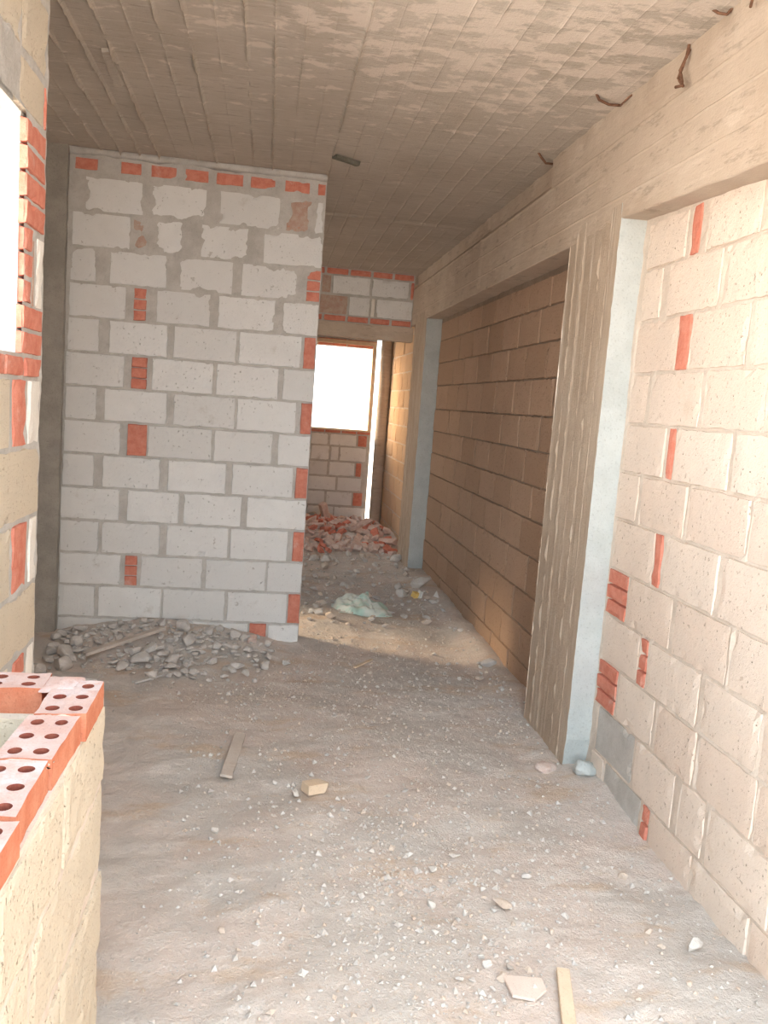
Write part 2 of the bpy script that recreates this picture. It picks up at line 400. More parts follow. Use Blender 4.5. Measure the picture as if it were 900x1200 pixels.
# --- far wall with its window (Y = 11.4)
FAR = [(1.03, 1.19, [(.2, .58, 'b'), (.599, .827, 'b'), (.852, 1.21, 'b'), (1.231, 1.352, 'r')]),
       (.825, 1.02, [(.22, .60, 'b'), (.611, .853, 'b'), (.878, .981, 'b'), (.998, 1.353, 'b')]),
       (.62, .815, [(.2, .585, 'b'), (.598, .841, 'b'), (.866, 1.213, 'b'), (1.226, 1.303, 'r')]),
       (.42, .61, [(.2, .585, 'b'), (.598, .969, 'b'), (.99, 1.317, 'b')]),
       (.22, .41, [(.2, .585, 'b'), (.598, .828, 'b'), (.854, 1.202, 'b'), (1.215, 1.344, 'r')]),
       (.0, .207, [(.2, .585, 'b'), (.599, .959, 'b'), (.972, 1.386, 'b')]),
       (1.195, 1.25, [(.35, .55, 'r'), (.56, .77, 'r'), (.78, .99, 'r'), (1.0, 1.2, 'r'), (1.21, 1.39, 'r')]),
       (1.25, 1.36, [(.3, .55, 'r')]), (1.37, 1.59, [(.2, .55, 'b')]), (1.60, 1.80, [(.2, .55, 'b')]), (1.81, 2.02, [(.2, .55, 'b')]), (2.03, 2.24, [(.2, .55, 'b')]),
       (2.345, 2.45, [(.3, .6, 'r'), (.61, .99, 'r'), (1.0, 1.39, 'r')]),
       (2.46, 2.67, [(.2, .6, 'b'), (.61, 1.0, 'b'), (1.01, 1.39, 'b')]), (2.68, 2.88, [(.4, .8, 'b'), (.81, 1.2, 'b'), (1.21, 1.39, 'b')])]
masonry('wall_far', (0, 11.4, 0), (1, 0, 0), (0, -1, 0), -.9, 1.40, -.15, H, FAR,
        [M['mortar'], M['block_white'], M['brick'], M['brick_stained']], .14, holes=[(.56, 1.35, 1.25, 2.345)], smear=.001, seed=7.7, step=.025,
        slabs=[(-.9, .56, -.15, H), (1.35, 1.40, -.15, H), (.56, 1.35, -.15, 1.25), (.56, 1.35, 2.345, H)])
def frame_obj(name, x0, x1, z0, z1, y0, y1, w, mat):
    verts, faces = [], []
    for a, b in (((x0, y0, z1 - w), (x1, y1, z1)), ((x0, y0, z0), (x0 + w, y1, z1 - w)), ((x1 - w, y0, z0), (x1, y1, z1 - w)), ((x0 + w, y0, z0), (x1 - w, y1, z0 + w * .5))):
        box_faces(verts, faces, a, b)
    return struct(link_mesh(name, verts, faces, [mat]))
frame_obj('window_1', .53, 1.395, 1.235, 2.43, 11.36, 11.5,   .05, M['wood_pale'])
# slim round post in the narrow gap beside the far wall
def tube(name, pts, rad, mat, sides=12, parent=None, caps=True):
    verts, faces = [], []
    pts = [V(p) for p in pts]
    for i, p in enumerate(pts):
        t = (pts[min(i + 1, len(pts) - 1)] - pts[max(i - 1, 0)]).normalized()
        ref = V((0, 0, 1)) if abs(t.z) < .9 else V((1, 0, 0))
        x = t.cross(ref).normalized(); y = t.cross(x)
        r = rad[i] if isinstance(rad, (list, tuple)) else rad
        for k in range(sides):
            a = 2 * math.pi * k / sides
            verts.append(tuple(p + x * r * math.cos(a) + y * r * math.sin(a)))
    for i in range(len(pts) - 1):
        for k in range(sides):
            a = i * sides + k; b = i * sides + (k + 1) % sides
            faces.append((a, b, b + sides, a + sides))
    if caps:
        faces.append(tuple(range(sides))[::-1]); faces.append(tuple((len(pts) - 1) * sides + k for k in range(sides)))
    return link_mesh(name, verts, faces, [mat], parent=parent, smooth=True)
post = tube('round_post', [(1.522, 11.28, -.1 + .13 * i) for i in range(24)], [.082 + .002 * nz(i * .37, 3.1) for i in range(24)], M['beam'], 20)
tag(post, 'slim round concrete post standing in the bright gap beside the far window', 'post')

# --- left wall with the big window (X = -.735)
LX = -.735
LEFT = [(-.11, .10, [(2.50, 2.88, 'b')]), (.10, .31, [(2.30, 2.68, 'b'), (2.69, 2.88, 'b')]), (.31, .525, [(2.5, 2.88, 'b')]),
        (.525, .742, [(2.24, 2.60, 'b'), (2.635, 2.76, 'R'), (2.80, 2.885, 'x')]),
        (.742, .945, [(2.47, 2.885, 'b'), (2.05, 2.455, 'b')]),
        (.945, 1.167, [(2.23, 2.60, 'b'), (2.62, 2.765, 'r'), (2.80, 2.885, 'x')]),
        (1.167, 1.393, [(2.47, 2.885, 'b'), (2.05, 2.455, 'b')]),
        (1.393, 1.605, [(2.21, 2.575, 'b'), (2.60, 2.715, 'r'), (2.76, 2.885, 'x')]),
        (1.605, 1.67, [(1.9, 2.22, 'r'), (2.24, 2.50, 'r'), (2.51, 2.70, 'r'), (2.71, 2.885, 'r')])]
z = 1.672; k = 0
while z < 2.34:
    if 1.78 < z < 2.0: LEFT.append((z, z + .074, [(2.68, 2.75, 'r')]))
    else: LEFT.append((z, z + .074, [(2.673, 2.885, 'r')]))
    z += .0755; k += 1
LEFT += [(2.36, 2.50, [(2.60, 2.85, 'b'), (2.86, 2.885, 'r')]), (2.51, 2.72, [(1.0, 1.4, 'b'), (1.41, 1.8, 'b'), (1.81, 2.2, 'b'), (2.21, 2.6, 'b'), (2.61, 2.885, 'b')]),
         (2.73, 2.94, [(1.2, 1.6, 'b'), (1.61, 2.0, 'b'), (2.01, 2.4, 'b'), (2.41, 2.8, 'b')])]
LEFT.append((1.815, 2.04, [(2.815, 2.885, 'x'), (2.765, 2.805, 'p')]))
W = (1.35, 2.675, 1.672, 2.36)
masonry('wall_left', (LX, 0, 0), (0, 1, 0), (1, 0, 0), .2, 2.9, -.15, H, LEFT,
        [M['mortar'], M['block_pier'], M['brick'], M['brick_stained'], M['plaster_white']], .12, holes=[W], smear=.003, seed=8.4, step=.0125,
        slabs=[(.2, W[0], -.15, H), (W[1], 2.9, -.15, H), (W[0], W[1], -.15, W[2]), (W[0], W[1], W[3], H)])
# --- dull concrete column in the corner left of the back wall
struct(slab_obj('column_corner', (-1.62, 5.47, -.1), (-1.258, 5.66, H), M['column_dark'], .05, .006, 12))

# --- unseen plain walls, openings added for light (behind the camera and round the corners)
def plain_wall(name, boxes, mat=None):
    verts, faces = [], []
    for a, b in boxes: box_faces(verts, faces, a, b)
    return struct(link_mesh(name, verts, faces, [mat or M['plain']]))
plain_wall('wall_alcove', [((-1.74, 2.9, -.15), (-1.62, 5.66, H)), ((-1.74, 2.78, -.15), (-.857, 2.9, H))])
plain_wall('wall_left_rear', [((LX - .12, -1.4, 2.4), (LX, .2, H)), ((LX - .12, .1, -.15), (LX, .2, 2.4)), ((LX - .12, -1.4, -.15), (LX, -1.2, 2.4))])
plain_wall('wall_rear', [((LX - .12, -1.52, 2.6), (1.71, -1.4, 2.75)), ((LX - .12, -1.52, -.15), (-.6, -1.4, 2.6)), ((1.45, -1.52, -.15), (1.71, -1.4, 2.6))])
plain_wall('wall_side_room', [((-2.62, 5.66, -.15), (-2.5, 6.6, H)), ((-2.62, 7.4, -.15), (-2.5, 9.22, H)), ((-2.62, 6.6, 1.9), (-2.5, 7.4, H)), ((-2.62, 6.6, -.15), (-2.5, 7.4, .9)), ((-2.62, 5.54, -.15), (-1.262, 5.66, H)),
                              ((-2.62, 9.1, -.15), (-.2, 9.22, H)), ((-.2, 9.105, -.15), (.3, 9.22, 2.30))])
plain_wall('wall_far_left', [((-.9, 9.22, -.15), (-.78, 11.4, H))])

# --- ceiling, with a ridge at every board edge
ROOF = 0.95  # roof stops here, out of view: open sky added to brighten the foreground
def ceiling():
    bw = .1135; x_edges = [-.847 + bw * i for i in range(-16, 23)]
    x_edges = [-2.62] + [e for e in x_edges if -2.6 < e < 1.70] + [1.75]
    prof = []
    rnd = random.Random(11)
    for i, e in enumerate(x_edges):
        off = rnd.uniform(-.0025, .0025); st = rnd.choice([.3, .6, 1, 1, 1.3])
        if .30 < e < .40: st = 2.2
        if -.80 < e < -.70: st = 1.7
        if e > .65: st *= .35
        prof += [(e - .012, 0, off, st), (e - .004, .35, off, st), (e, 1.0, off, st), (e + .005, .3, off, st), (e + .014, 0, off, st)]
    y0, y1, dy = ROOF, 11.6, .033
    ny = int((y1 - y0) / dy)
    verts, faces = [], []
    m = len(prof)
    for j in range(ny + 1):
        y = y0 + dy * j
        for (x, w, off, st) in prof:
            r = w * st * (.009 + .014 * nz(x * 3, y, 0, 5.0, 2) + .009 * nz(x, y, 0, 21, 9))
            if .42 < x < .50: r -= w * .018                       # a dark open board joint
            cr = math.exp(-((y - 6.58 - .05 * (x - .8)) / .018) ** 2) * .014 if x > .30 else 0
            hh = off + .003 * nz(x, y, 0, 6, 4) + .002 * nz(x * .4, y, 0, 30, 14)
            verts.append((x + w * .004 * nz(x, y, 0, 9, 3), y, H - max(-.012, r) * (1 if w else 0) + hh * .7 - cr))
    for j in range(ny):
        for i in range(m - 1):
            k = j * m + i
            faces.append((k, k + m, k + m + 1, k + 1))
    i = len(verts)
    verts += [(-2.62, y0, H + .05), (1.75, y0, H + .05), (1.75, y1, H + .05), (-2.62, y1, H + .05), (-2.62, y0, H + .2), (1.75, y0, H + .2), (1.75, y1, H + .2), (-2.62, y1, H + .2)]
    for f in ((0, 3, 2, 1), (4, 5, 6, 7), (0, 1, 5, 4), (1, 2, 6, 5), (2, 3, 7, 6), (3, 0, 4, 7)): faces.append(tuple(i + k for k in f))
    return struct(link_mesh('ceiling', verts, faces, [M['ceiling']]))
ceiling()
# cement fillet between ceiling and back wall
def fillet(name, x0, x1, y, z, w, mat):
    verts, faces = [], []; n = 60
    for i in range(n + 1):
        x = x0 + (x1 - x0) * i / n
        a = w * (1 + .3 * nz(x, 0, 0, 6, 3)); 
        verts += [(x, y + .01, z - a), (x, y - .012 - .004 * nz(x, 1, 0, 9), z - a * .5), (x, y - a * .55, z - .002), (x, y + .01, z + .004)]
    for i in range(n):
        for k in range(4):
            a = i * 4 + k; b = i * 4 + (k + 1) % 4
            faces.append((a, a + 4, b + 4, b))
    return struct(link_mesh(name, verts, faces, [mat], smooth=True))
fillet('trim_2', -1.26, .288, 5.517, H, .045, M['mortar'])

# --- beam and pillars on the right
PX = 1.469
def beam():
    verts, faces = [], []
    zs = [2.471, 2.476, 2.50, 2.54, 2.572, 2.580, 2.586, 2.62, 2.68, 2.714, 2.720, 2.728, 2.78, 2.83, 2.842, 2.850, 2.90, 2.95, 2.985, 3.01]
    ridge = {2.580: .006, 2.720: .005, 2.842: .006}
    y0, y1, dy = -2.5, 9.2, .04
    ny = int((y1 - y0) / dy); m = len(zs) + 1
    for j in range(ny + 1):
        y = y0 + dy * j
        low = 2.471 + .006 * nz(0, y, 0, 6) + (max(-.05, .015 - .05 * (3.67 - y)) if y < 3.67 else max(0, .015 - (y - 3.67) * .03))
        verts.append((1.74, y, low + .004))
        for z in zs:
            x = PX - ridge.get(z, 0) * (.6 + .9 * nz(0, y, z, 5)) + .0035 * nz(0, y, z, 9) + .0015 * nz(0, y, z, 33)
            if z > 2.88 and y > 4.66: x += .045
            if y > 4: x -= (.012 + .008 * nz(0, 0, z, 25)) * math.exp(-((y - 6.2) / .03) ** 2) if z > 2.52 else 0
            if z > 2.9: x -= (z - 2.9) * .10 * (1 + nz(0, y, 3, 7))
            if z == zs[0]: x += .006 + .005 * nz(0, y, 2, 15)
            zz = low if z == zs[0] else (max(z, low + .004) if z > 2.49 else low + .004)
            verts.append((x, y, zz))
    for j in range(ny):
        for i in range(m - 1):
            k = j * m + i
            faces.append((k, k + 1, k + m + 1, k + m))
    return struct(link_mesh('concrete_beam', verts, faces, [M['beam']]))
beam()
def pillar(name, y0, y1, xw, seed):
    """board-marked side towards the passage, smooth face towards the camera"""
    verts, faces, fm = [], [], []
    prof = []; n = 6; rnd = random.Random(seed)
    L = y1 - y0
    for i in range(n):
        a = y0 + L * i / n; st = rnd.uniform(.4, 1.3); off = rnd.uniform(-.004, .003)
        prof += [(a + .004, .5 * st, off), (a + .012, 0, off), (a + L / n * .5, 0, off + rnd.uniform(-.001, .001)), (a + L / n - .014, 0, off), (a + L / n - .005, st, off)]
    prof[0] = (y0, 0, 0)
    zs = [-.12 + .03 * k for k in range(int(2.7 / .03))]
    m = len(prof)
    for z in zs:
        for (y, w, off) in prof:
            x = PX + off - w * (.003 + .008 * nz(0, y * 4, z, 8, seed) + .006 * nz(0, y * 7, z, 26, seed)) + .003 * nz(0, y, z, 14, seed) + 0.0008 * nz(0, y, z, 40, seed)
            yy = y
            if y == y0:
                x = PX + .004 * nz(0, 0, z, 16, seed); yy = y + .004 * nz(3, 0, z, 14, seed)
                if z < .12: yy += max(0, .12 - z) * .2
            verts.append((x, yy, z))
    for j in range(len(zs) - 1):
        for i in range(m - 1):
            k = j * m + i
            faces.append((k, k + m, k + m + 1, k + 1)); fm.append(0)
    # near face
    k0 = len(verts); nx = 6; wdt = xw + .06 - PX
    for j, z in enumerate(zs):
        for i in range(nx + 1):
            if i == 0:
                verts.append(verts[j * m]); continue
            x = PX + wdt * i / nx
            verts.append((x, y0 + .003 * nz(x, 0, z, 9, seed) + .0012 * nz(x, 0, z, 30, seed) + (max(0, .12 - z) * .2 if z < .12 else 0), z))
    for j in range(len(zs) - 1):
        for i in range(nx):
            k = k0 + j * (nx + 1) + i
            faces.append((k, k + 1, k + nx + 2, k + nx + 1)); fm.append(1)
    # far face
    i = len(verts)
    verts += [(PX, y1, -.12), (PX + wdt, y1, -.12), (PX + wdt, y1, 2.55), (PX, y1, 2.55)]
    faces.append((i + 3, i + 2, i + 1, i)); fm.append(0)
    return struct(link_mesh(name, verts, faces, [M['pillar'], M['pillar_face']], fm))
pillar('concrete_pillar', 3.636, 4.262, 1.59, 3)
pillar('concrete_pillar', 8.196, 8.842, 1.62, 8)
# rough strip of mortar where pillar two meets the recess wall and along the recess head
# ------------------------------------------------------------------ floor
def gauss(x, y, cx, cy, sx, sy): return math.exp(-((x - cx) / sx) ** 2 - ((y - cy) / sy) ** 2)
def fz(x, y):
    h = .030 * fb(x, y, 0, .9, 3, 3) + .013 * fb(x, y, 0, 5, 8, 4) + .005 * nz(x, y * 1.7, 0, 16)
    h += .13 * gauss(x, y, -.75, 5.45, .50, .36) + .06 * gauss(x, y, -.2, 5.45, .30, .25) + .05 * gauss(x, y, .42, 6.1, .35, .35)
    h += .13 * gauss(x, y, .85, 10.3, .9, 1.0) + .05 * gauss(x, y, 1.45, 10.0, .3, .6)
    h += .05 * gauss(x, y, 1.5, 7.3, .2, .7) + .05 * gauss(x, y, 1.56, 5.6, .12, 1.2)
    h += -.03 * gauss(x, y, 1.45, 2.8, .5, .5)
    h -= .012
    return h
def floor():
    x0, x1, y0, y1 = -2.62, 1.75, -2.6, 12.0
    xs = [x0 + .1 * i for i in range(10)]; x = xs[-1] + .05
    while x < x1: xs.append(x); x += .028
    xs.append(x1)
    ys = []; y = y0
    while y < y1:
        ys.append(y); y += .12 if y < 1.7 else (.022 if y < 4.5 else (.03 if y < 7 else .045))
    ys.append(y1)
    verts, faces = [], []; m = len(xs)
    for y in ys:
        for x in xs: verts.append((x, y, fz(x, y) + .003 * nz(x, y, 0, 48)))
    for j in range(len(ys) - 1):
        for i in range(m - 1):
            k = j * m + i; faces.append((k, k + 1, k + m + 1, k + m))
    return struct(link_mesh('floor', verts, faces, [M['floor']], smooth=True))
floor()

# ------------------------------------------------------------------ low wall with perforated bricks (left foreground)
def perforated_brick(name, L, Wd, Hh, parent, seed, chip=0.0):
    """length along Y, two columns of three oval holes through the top"""
    rnd = random.Random(seed)
    verts, faces, fm = [], [], []
    nx_, ny_ = 2, 3; S = 20
    cw, cl = Wd / nx_, L / ny_
    j = lambda a: a + rnd.uniform(-.0012, .0012)
    key = {}
    def vt(x, y, z):
        k = (round(x, 4), round(y, 4), round(z, 4))
        if k not in key:
            e = .0020
            dz = (.0022 * nz(x, y, seed, 25) if z > Hh * .9 else 0)
            bx = .0022 * nz(x + 5, y, z + seed, 22); by = .0022 * nz(x, y + 7, z + seed, 22)
            key[k] = len(verts); verts.append((x + bx, y + by, z + dz))
        return key[k]
    for a in range(nx_):
        for b in range(ny_):
            cx = -Wd / 2 + cw * (a + .5) + (.002 if a == 0 else -.002); cy = -L / 2 + cl * (b + .5)
            hx, hy = .0125 * rnd.uniform(.92, 1.1), .0135 * rnd.uniform(.9, 1.1)
            x0, x1 = -Wd / 2 + cw * a, -Wd / 2 + cw * (a + 1); y0, y1 = -L / 2 + cl * b, -L / 2 + cl * (b + 1)
            outer, rim, mid, low = [], [], [], []
            for s in range(S):
                t = 2 * math.pi * s / S + math.pi / 4
                c, sn = math.cos(t), math.sin(t); f = 1 / max(abs(c), abs(sn))
                ox = (x0 + x1) / 2 + c * f * cw / 2; oy = (y0 + y1) / 2 + sn * f * cl / 2
                outer.append(vt(ox, oy, Hh))
                k = len(verts); verts.append((cx + hx * c, cy + hy * sn, Hh - .0005)); rim.append(k)
                k = len(verts); verts.append((cx + hx * .93 * c, cy + hy * .93 * sn, Hh - .005)); mid.append(k)
                k = len(verts); verts.append((cx + hx * .9 * c, cy + hy * .9 * sn, .004)); low.append(k)
            for s in range(S):
                t = (s + 1) % S
                faces.append((outer[s], outer[t], rim[t], rim[s])); fm.append(1)
                faces.append((rim[s], rim[t], mid[t], mid[s])); fm.append(2)
                faces.append((mid[s], mid[t], low[t], low[s])); fm.append(2)
            faces.append(tuple(low)); fm.append(2)
    # sides, sharing the top border vertices
    border = sorted([i for k, i in key.items() if abs(abs(k[0]) - Wd / 2) < 1e-3 or abs(abs(k[1]) - L / 2) < 1e-3], key=lambda i: math.atan2(verts[i][1] / L, verts[i][0] / Wd))
    ring = [border]; nl = 4
    for q in range(1, nl + 1):
        z = Hh * (1 - q / nl); r = []
        for i in border:
            x, y, zz = verts[i]; s = 1.0 + (.012 if q == 1 else .015) 
            r.append(len(verts)); verts.append((x * s + .001 * nz(x, y, z + seed, 40), y * (1 + .006) + .001 * nz(x, y + 3, z, 40), z))
        ring.append(r)
    n = len(border)
    for q in range(nl):
        for s in range(n):
            t = (s + 1) % n
            faces.append((ring[q][t], ring[q][s], ring[q + 1][s], ring[q + 1][t])); fm.append(0)
    faces.append(tuple(ring[-1])); fm.append(0)
    return link_mesh(name, verts, faces, [M['brick_side'], M['brick_top'], M['hole']], fm, parent=parent)

PXF = -.318
root = empty('low_block_wall', (PXF - .05, 1.0, 0))
tag(root, 'low sandy block wall topped with perforated red bricks, in the left foreground', 'wall')
def pier_blocks():
    bm = bmesh.new()
    def blk(x0, x1, y0, y1, z0, z1, seed):
        a = V((x0, y0, z0)); b = V((x1, y1, z1)); d = b - a; seen = {}
        def vert(p):
            k = tuple(round(c, 4) for c in p)
            if k not in seen:
                jt = V((nz(*p, 16, seed), nz(*p, 16, seed + 31), nz(*p, 16, seed + 57))) * .004 + V((nz(*p, 45, seed), nz(*p, 45, seed + 3), nz(*p, 45, seed + 5))) * .0015
                e = sum(1 for i in range(3) if abs(p[i] - a[i]) < 1e-5 or abs(p[i] - b[i]) < 1e-5)
                q = V(p) + jt
                if e >= 2:
                    c = (a + b) / 2
                    for i in range(3):
                        if abs(p[i] - a[i]) < 1e-5: q[i] += .004 + .004 * nz(*p, 30, seed + 9)
                        if abs(p[i] - b[i]) < 1e-5: q[i] -= .004 + .004 * nz(*p, 30, seed + 9)
                if p[1] > y1 - .001 and p[0] > x1 - .02: q.y -= .012 * max(0, nz(p[0], p[1], p[2], 8, seed + 5)) * 2
                seen[k] = bm.verts.new(q)
            return seen[k]
        st = .022
        for ax in range(3):
            o1, o2 = [(1, 2), (2, 0), (0, 1)][ax]
            n1 = max(2, int(d[o1] / st)); n2 = max(2, int(d[o2] / st))
            for side in (0, 1):
                for i in range(n1):
                    for jj in range(n2):
                        q = []
                        for (s, t) in ((0, 0), (1, 0), (1, 1), (0, 1)):
                            p = [0, 0, 0]; p[ax] = (a, b)[side][ax]
                            p[o1] = a[o1] + d[o1] * (i + s) / n1; p[o2] = a[o2] + d[o2] * (jj + t) / n2
                            q.append(vert(p))
                        if side == 0: q.reverse()
                        f = bm.faces.new(q); f.smooth = False
    zc = [-.12, .085, .293, .500, .712, .905]
    k = 0
    for r in range(5):
        ys = [1.905 - (.012 if r == 4 else 0), 1.905 - (.40 if r % 2 == 0 else .60), 1.905 - (.80 if r % 2 == 0 else 1.0), 1.905 - (1.2 if r % 2 == 0 else 1.4), .3]
        for i in range(len(ys) - 1):
            blk(PXF - .115, PXF + .003 * ((r % 3) - 1), ys[i + 1] + .005, ys[i] - .003, zc[r] + .005, zc[r + 1] - .006, k * 3.1); k += 1
        xs = [PXF - .12, -.735]
        blk(xs[1] + .012, xs[0] - .004, 1.775, 1.89, zc[r] + .005, zc[r + 1] - .006, k * 3.1); k += 1
    return from_bm('block_courses', bm, [M['block_pier']], root)
pc = pier_blocks(); pc.location = -V(root.location)
# mortar inside the joints
v_, f_ = [], []
box_faces(v_, f_, (PXF - .108, .31, -.12), (PXF - .007, 1.888, .908))
box_faces(v_, f_, (-.72, 1.782, -.12), (PXF - .11, 1.882, .908))
mo = link_mesh('mortar_bed', v_, f_, [M['mortar_warm']], parent=root); mo.location = -V(root.location)
yb = [1.738, 1.533, 1.328, 1.123, .918, .713]
for i, y in enumerate(yb):
    b = perforated_brick('perforated_brick', .196, .096, .056, root, 20 + i)
    b.location = V((PXF - .050 + [.004, -.006, -.012, -.004, 0, .003][i], y, .908)) - V(root.location)
    b.rotation_euler = (random.uniform(-.01, .01), random.uniform(-.01, .01), [.02, -.03, .015, -.02, .02, 0][i])
for i, x in enumerate((-.532, -.735 + .0)):
    if i == 1: continue
    b = perforated_brick('perforated_brick', .196, .096, .056, root, 40 + i)
    b.location = V((x, 1.830, .908)) - V(root.location); b.rotation_euler = (0, 0, math.pi / 2 + .02)
b = perforated_brick('perforated_brick', .1, .096, .056, root, 43)
b.location = V((-.683, 1.832, .908)) - V(root.location); b.rotation_euler = (0, 0, math.pi / 2)
def mortar_cap(name, x0, x1, y0, y1, z, hgt, seed):
    verts, faces = [], []; n, m = 12, 8
    for j in range(m + 1):
        for i in range(n + 1):
            fx, fy = i / n, j / m
            e = min(fx, 1 - fx, fy, 1 - fy) * 4
            x = x0 + (x1 - x0) * fx + .006 * nz(fx * 5, fy * 5, seed, 1.3); y = y0 + (y1 - y0) * fy + .006 * nz(fx * 5, fy * 5, seed + 4, 1.3)
            verts.append((x, y, z + hgt * min(1, e) * (.7 + .6 * nz(fx, fy, seed, 5)) - (.004 if e < .01 else 0)))
    for j in range(m):
        for i in range(n):
            k = j * (n + 1) + i; faces.append((k, k + 1, k + n + 2, k + n + 1))
    o = link_mesh(name, verts, faces, [M['brick_top'] if seed < 2 else M['mortar_warm']], parent=root, smooth=True)
    o.location = -V(root.location)
    return o
mortar_cap('mortar_patch', -.438, -.362, 1.775, 1.872, .962, .006, 1)
mortar_cap('mortar_patch', PXF - .10, PXF - .012, 1.622, 1.65, .958, .006, 3)
mortar_cap('mortar_patch', PXF - .10, PXF - .012, 1.415, 1.448, .958, .006, 5)

# ------------------------------------------------------------------ rubble
def hull(name, seed, sx=1, sy=.8, sz=.6, n=14, mat=None, bev=0):
    rnd = random.Random(seed); bm = bmesh.new()
    for i in range(n):
        d = V((rnd.gauss(0, 1), rnd.gauss(0, 1), rnd.gauss(0, 1))).normalized() * rnd.uniform(.8, 1)
        bm.verts.new((d.x * sx * .5, d.y * sy * .5, d.z * sz * .5))
    bmesh.ops.convex_hull(bm, input=bm.verts)
    bmesh.ops.delete(bm, geom=[v for v in bm.verts if not v.link_faces], context='VERTS')
    bmesh.ops.dissolve_limit(bm, angle_limit=.25, verts=bm.verts, edges=bm.edges)
    bmesh.ops.bevel(bm, geom=list(bm.edges), offset=.035, segments=1, affect='EDGES')
    me = bpy.data.meshes.new(name); bm.to_mesh(me); bm.free(); me.materials.append(mat); return me
def broken_brick(name, seed, mat):
    rnd = random.Random(seed); bm = bmesh.new()
    L = rnd.uniform(.6, 1.1)
    for x in (-1, 1):
        for y in (-1, 1):
            for z in (-1, 1):
                xx = x * L / 2 + (rnd.uniform(-.28, .12) if x > 0 else rnd.uniform(-.03, .03))
                bm.verts.new((xx, y * .27 + rnd.uniform(-.02, .02), z * .16 + rnd.uniform(-.02, .02)))
    for k in range(3): bm.verts.new((L / 2 + rnd.uniform(-.1, .1), rnd.uniform(-.2, .2), rnd.uniform(-.12, .12)))
    bmesh.ops.convex_hull(bm, input=bm.verts)
    bmesh.ops.delete(bm, geom=[v for v in bm.verts if not v.link_faces], context='VERTS')
    bmesh.ops.bevel(bm, geom=list(bm.edges), offset=.02, segments=1, affect='EDGES')
    me = bpy.data.meshes.new(name); bm.to_mesh(me); bm.free(); me.materials.append(mat); return me
CH = [hull('rubble_mesh', 100 + i, 1, .75 + .04 * (i % 5), .45 + .06 * (i % 4), 12 + i % 5, M['chunk']) for i in range(9)]
ST = [hull('stone_mesh', 200 + i, 1, .8, .55 + .05 * (i % 3), 14, M[['chunk', 'chunk_pale', 'chunk_tan'][i % 3]]) for i in range(9)]
BR = [broken_brick('brick_mesh', 300 + i, M['clay_pink'] if i % 5 else M['brick']) for i in range(10)]
BRS = None
GP = [hull('pale_mesh', 400 + i, 1, .8, .6, 14, M['chunk_pale']) for i in range(4)]

protos = {}; taken = {}
def put(name, me, x, y, s, label, cat, group=None, rz=None, tilt=.35, lift=.22, rnd=random, flat=1.0):
    o = protos.get((name, me.name))
    if o is None:
        o = bpy.data.objects.new(name, me); protos[(name, me.name)] = o
    else: o = o.copy()
    C.objects.link(o); taken.setdefault((int(x * 5 + 50), int(y * 5)), []).append((x, y, s * .62 + .012))
    o.location = (x, y, fz(x, y) + s * lift)
    o.rotation_euler = (rnd.uniform(-tilt, tilt), rnd.uniform(-tilt, tilt), rnd.uniform(0, 6.28) if rz is None else rz)
    o.scale = (s * rnd.uniform(.85, 1.15), s * rnd.uniform(.85, 1.15), s * flat * rnd.uniform(.85, 1.15))
    return tag(o, label, cat, group)
rnd = random.Random(21)
placed = [(.80, 10.9, .16), (.66, 11.1, .14), (1.43, 7.25, .2), (1.25, 7.32, .12), (1.02, 6.42, .16), (.83, 6.46, .30), (.285, 3.31, .12), (.815, 2.13, .09)] + [(-.98 + .42 * t / 8, 4.98 + .32 * t / 8, .035) for t in range(9)] + [(-.085 + .045 * t / 6, 3.45 + .43 * t / 6, .05) for t in range(7)] + [(.84 + .112 * t / 6, 1.78 + .415 * t / 6, .04) for t in range(7)]
def ok(x, y, r, k=.55):
    for a, b, c in placed:
        if (a - x) ** 2 + (b - y) ** 2 < (k * (r + c)) ** 2: return False
    placed.append((x, y, r)); return True
def scatter(count, gen, size, name, meshes, label, cat, group, k=.55, **kw):
    n = t = 0
    while n < count and t < count * 40:
        t += 1
        x, y = gen(); s = size()
        if not ok(x, y, s * .5, k): continue
        put(name, rnd.choice(meshes), x, y, s, label, cat, group, rnd=rnd, **kw); n += 1
# heap against the back wall
def g_heap():
    while True:
        x = rnd.gauss(-.60, .42); y = 5.44 - abs(rnd.gauss(0, .33))
        if -1.22 < x < .12 and y > 4.72: return x, y
scatter(295, g_heap, lambda: min(.16, .032 + rnd.expovariate(1 / .034)), 'rubble_chunk', CH, 'grey broken mortar chunk in the rubble heap at the foot of the pale block wall', 'rubble', 'mortar chunks in the heap by the block wall', k=.42)
# broken bricks at the far end
def g_far(): return rnd.uniform(.32, 1.50), 8.95 + 2.3 * rnd.random() ** .9
scatter(255, g_far, lambda: rnd.uniform(.07, .17), 'brick_fragment', BR, 'broken pinkish red brick in the rubble pile below the far window', 'brick', 'broken bricks below the far window', tilt=.6)
# loose stones on the passage floor beyond the block wall
def g_mid(): return rnd.uniform(.36, 1.45), rnd.uniform(5.9, 9.0)
scatter(170, g_mid, lambda: .028 + rnd.expovariate(1 / .026), 'floor_stone', ST + CH[:4], 'loose grey stone on the passage floor beyond the block wall', 'stone', 'stones on the passage floor')
# stones on the near floor
def g_near():
    x = rnd.uniform(-.25, 1.5); y = rnd.uniform(1.9, 5.0)
    return x, y
scatter(120, g_near, lambda: .012 + rnd.expovariate(1 / .009), 'pebble', ST, 'small pebble on the dusty floor in front of the block wall', 'pebble', 'pebbles on the near floor')
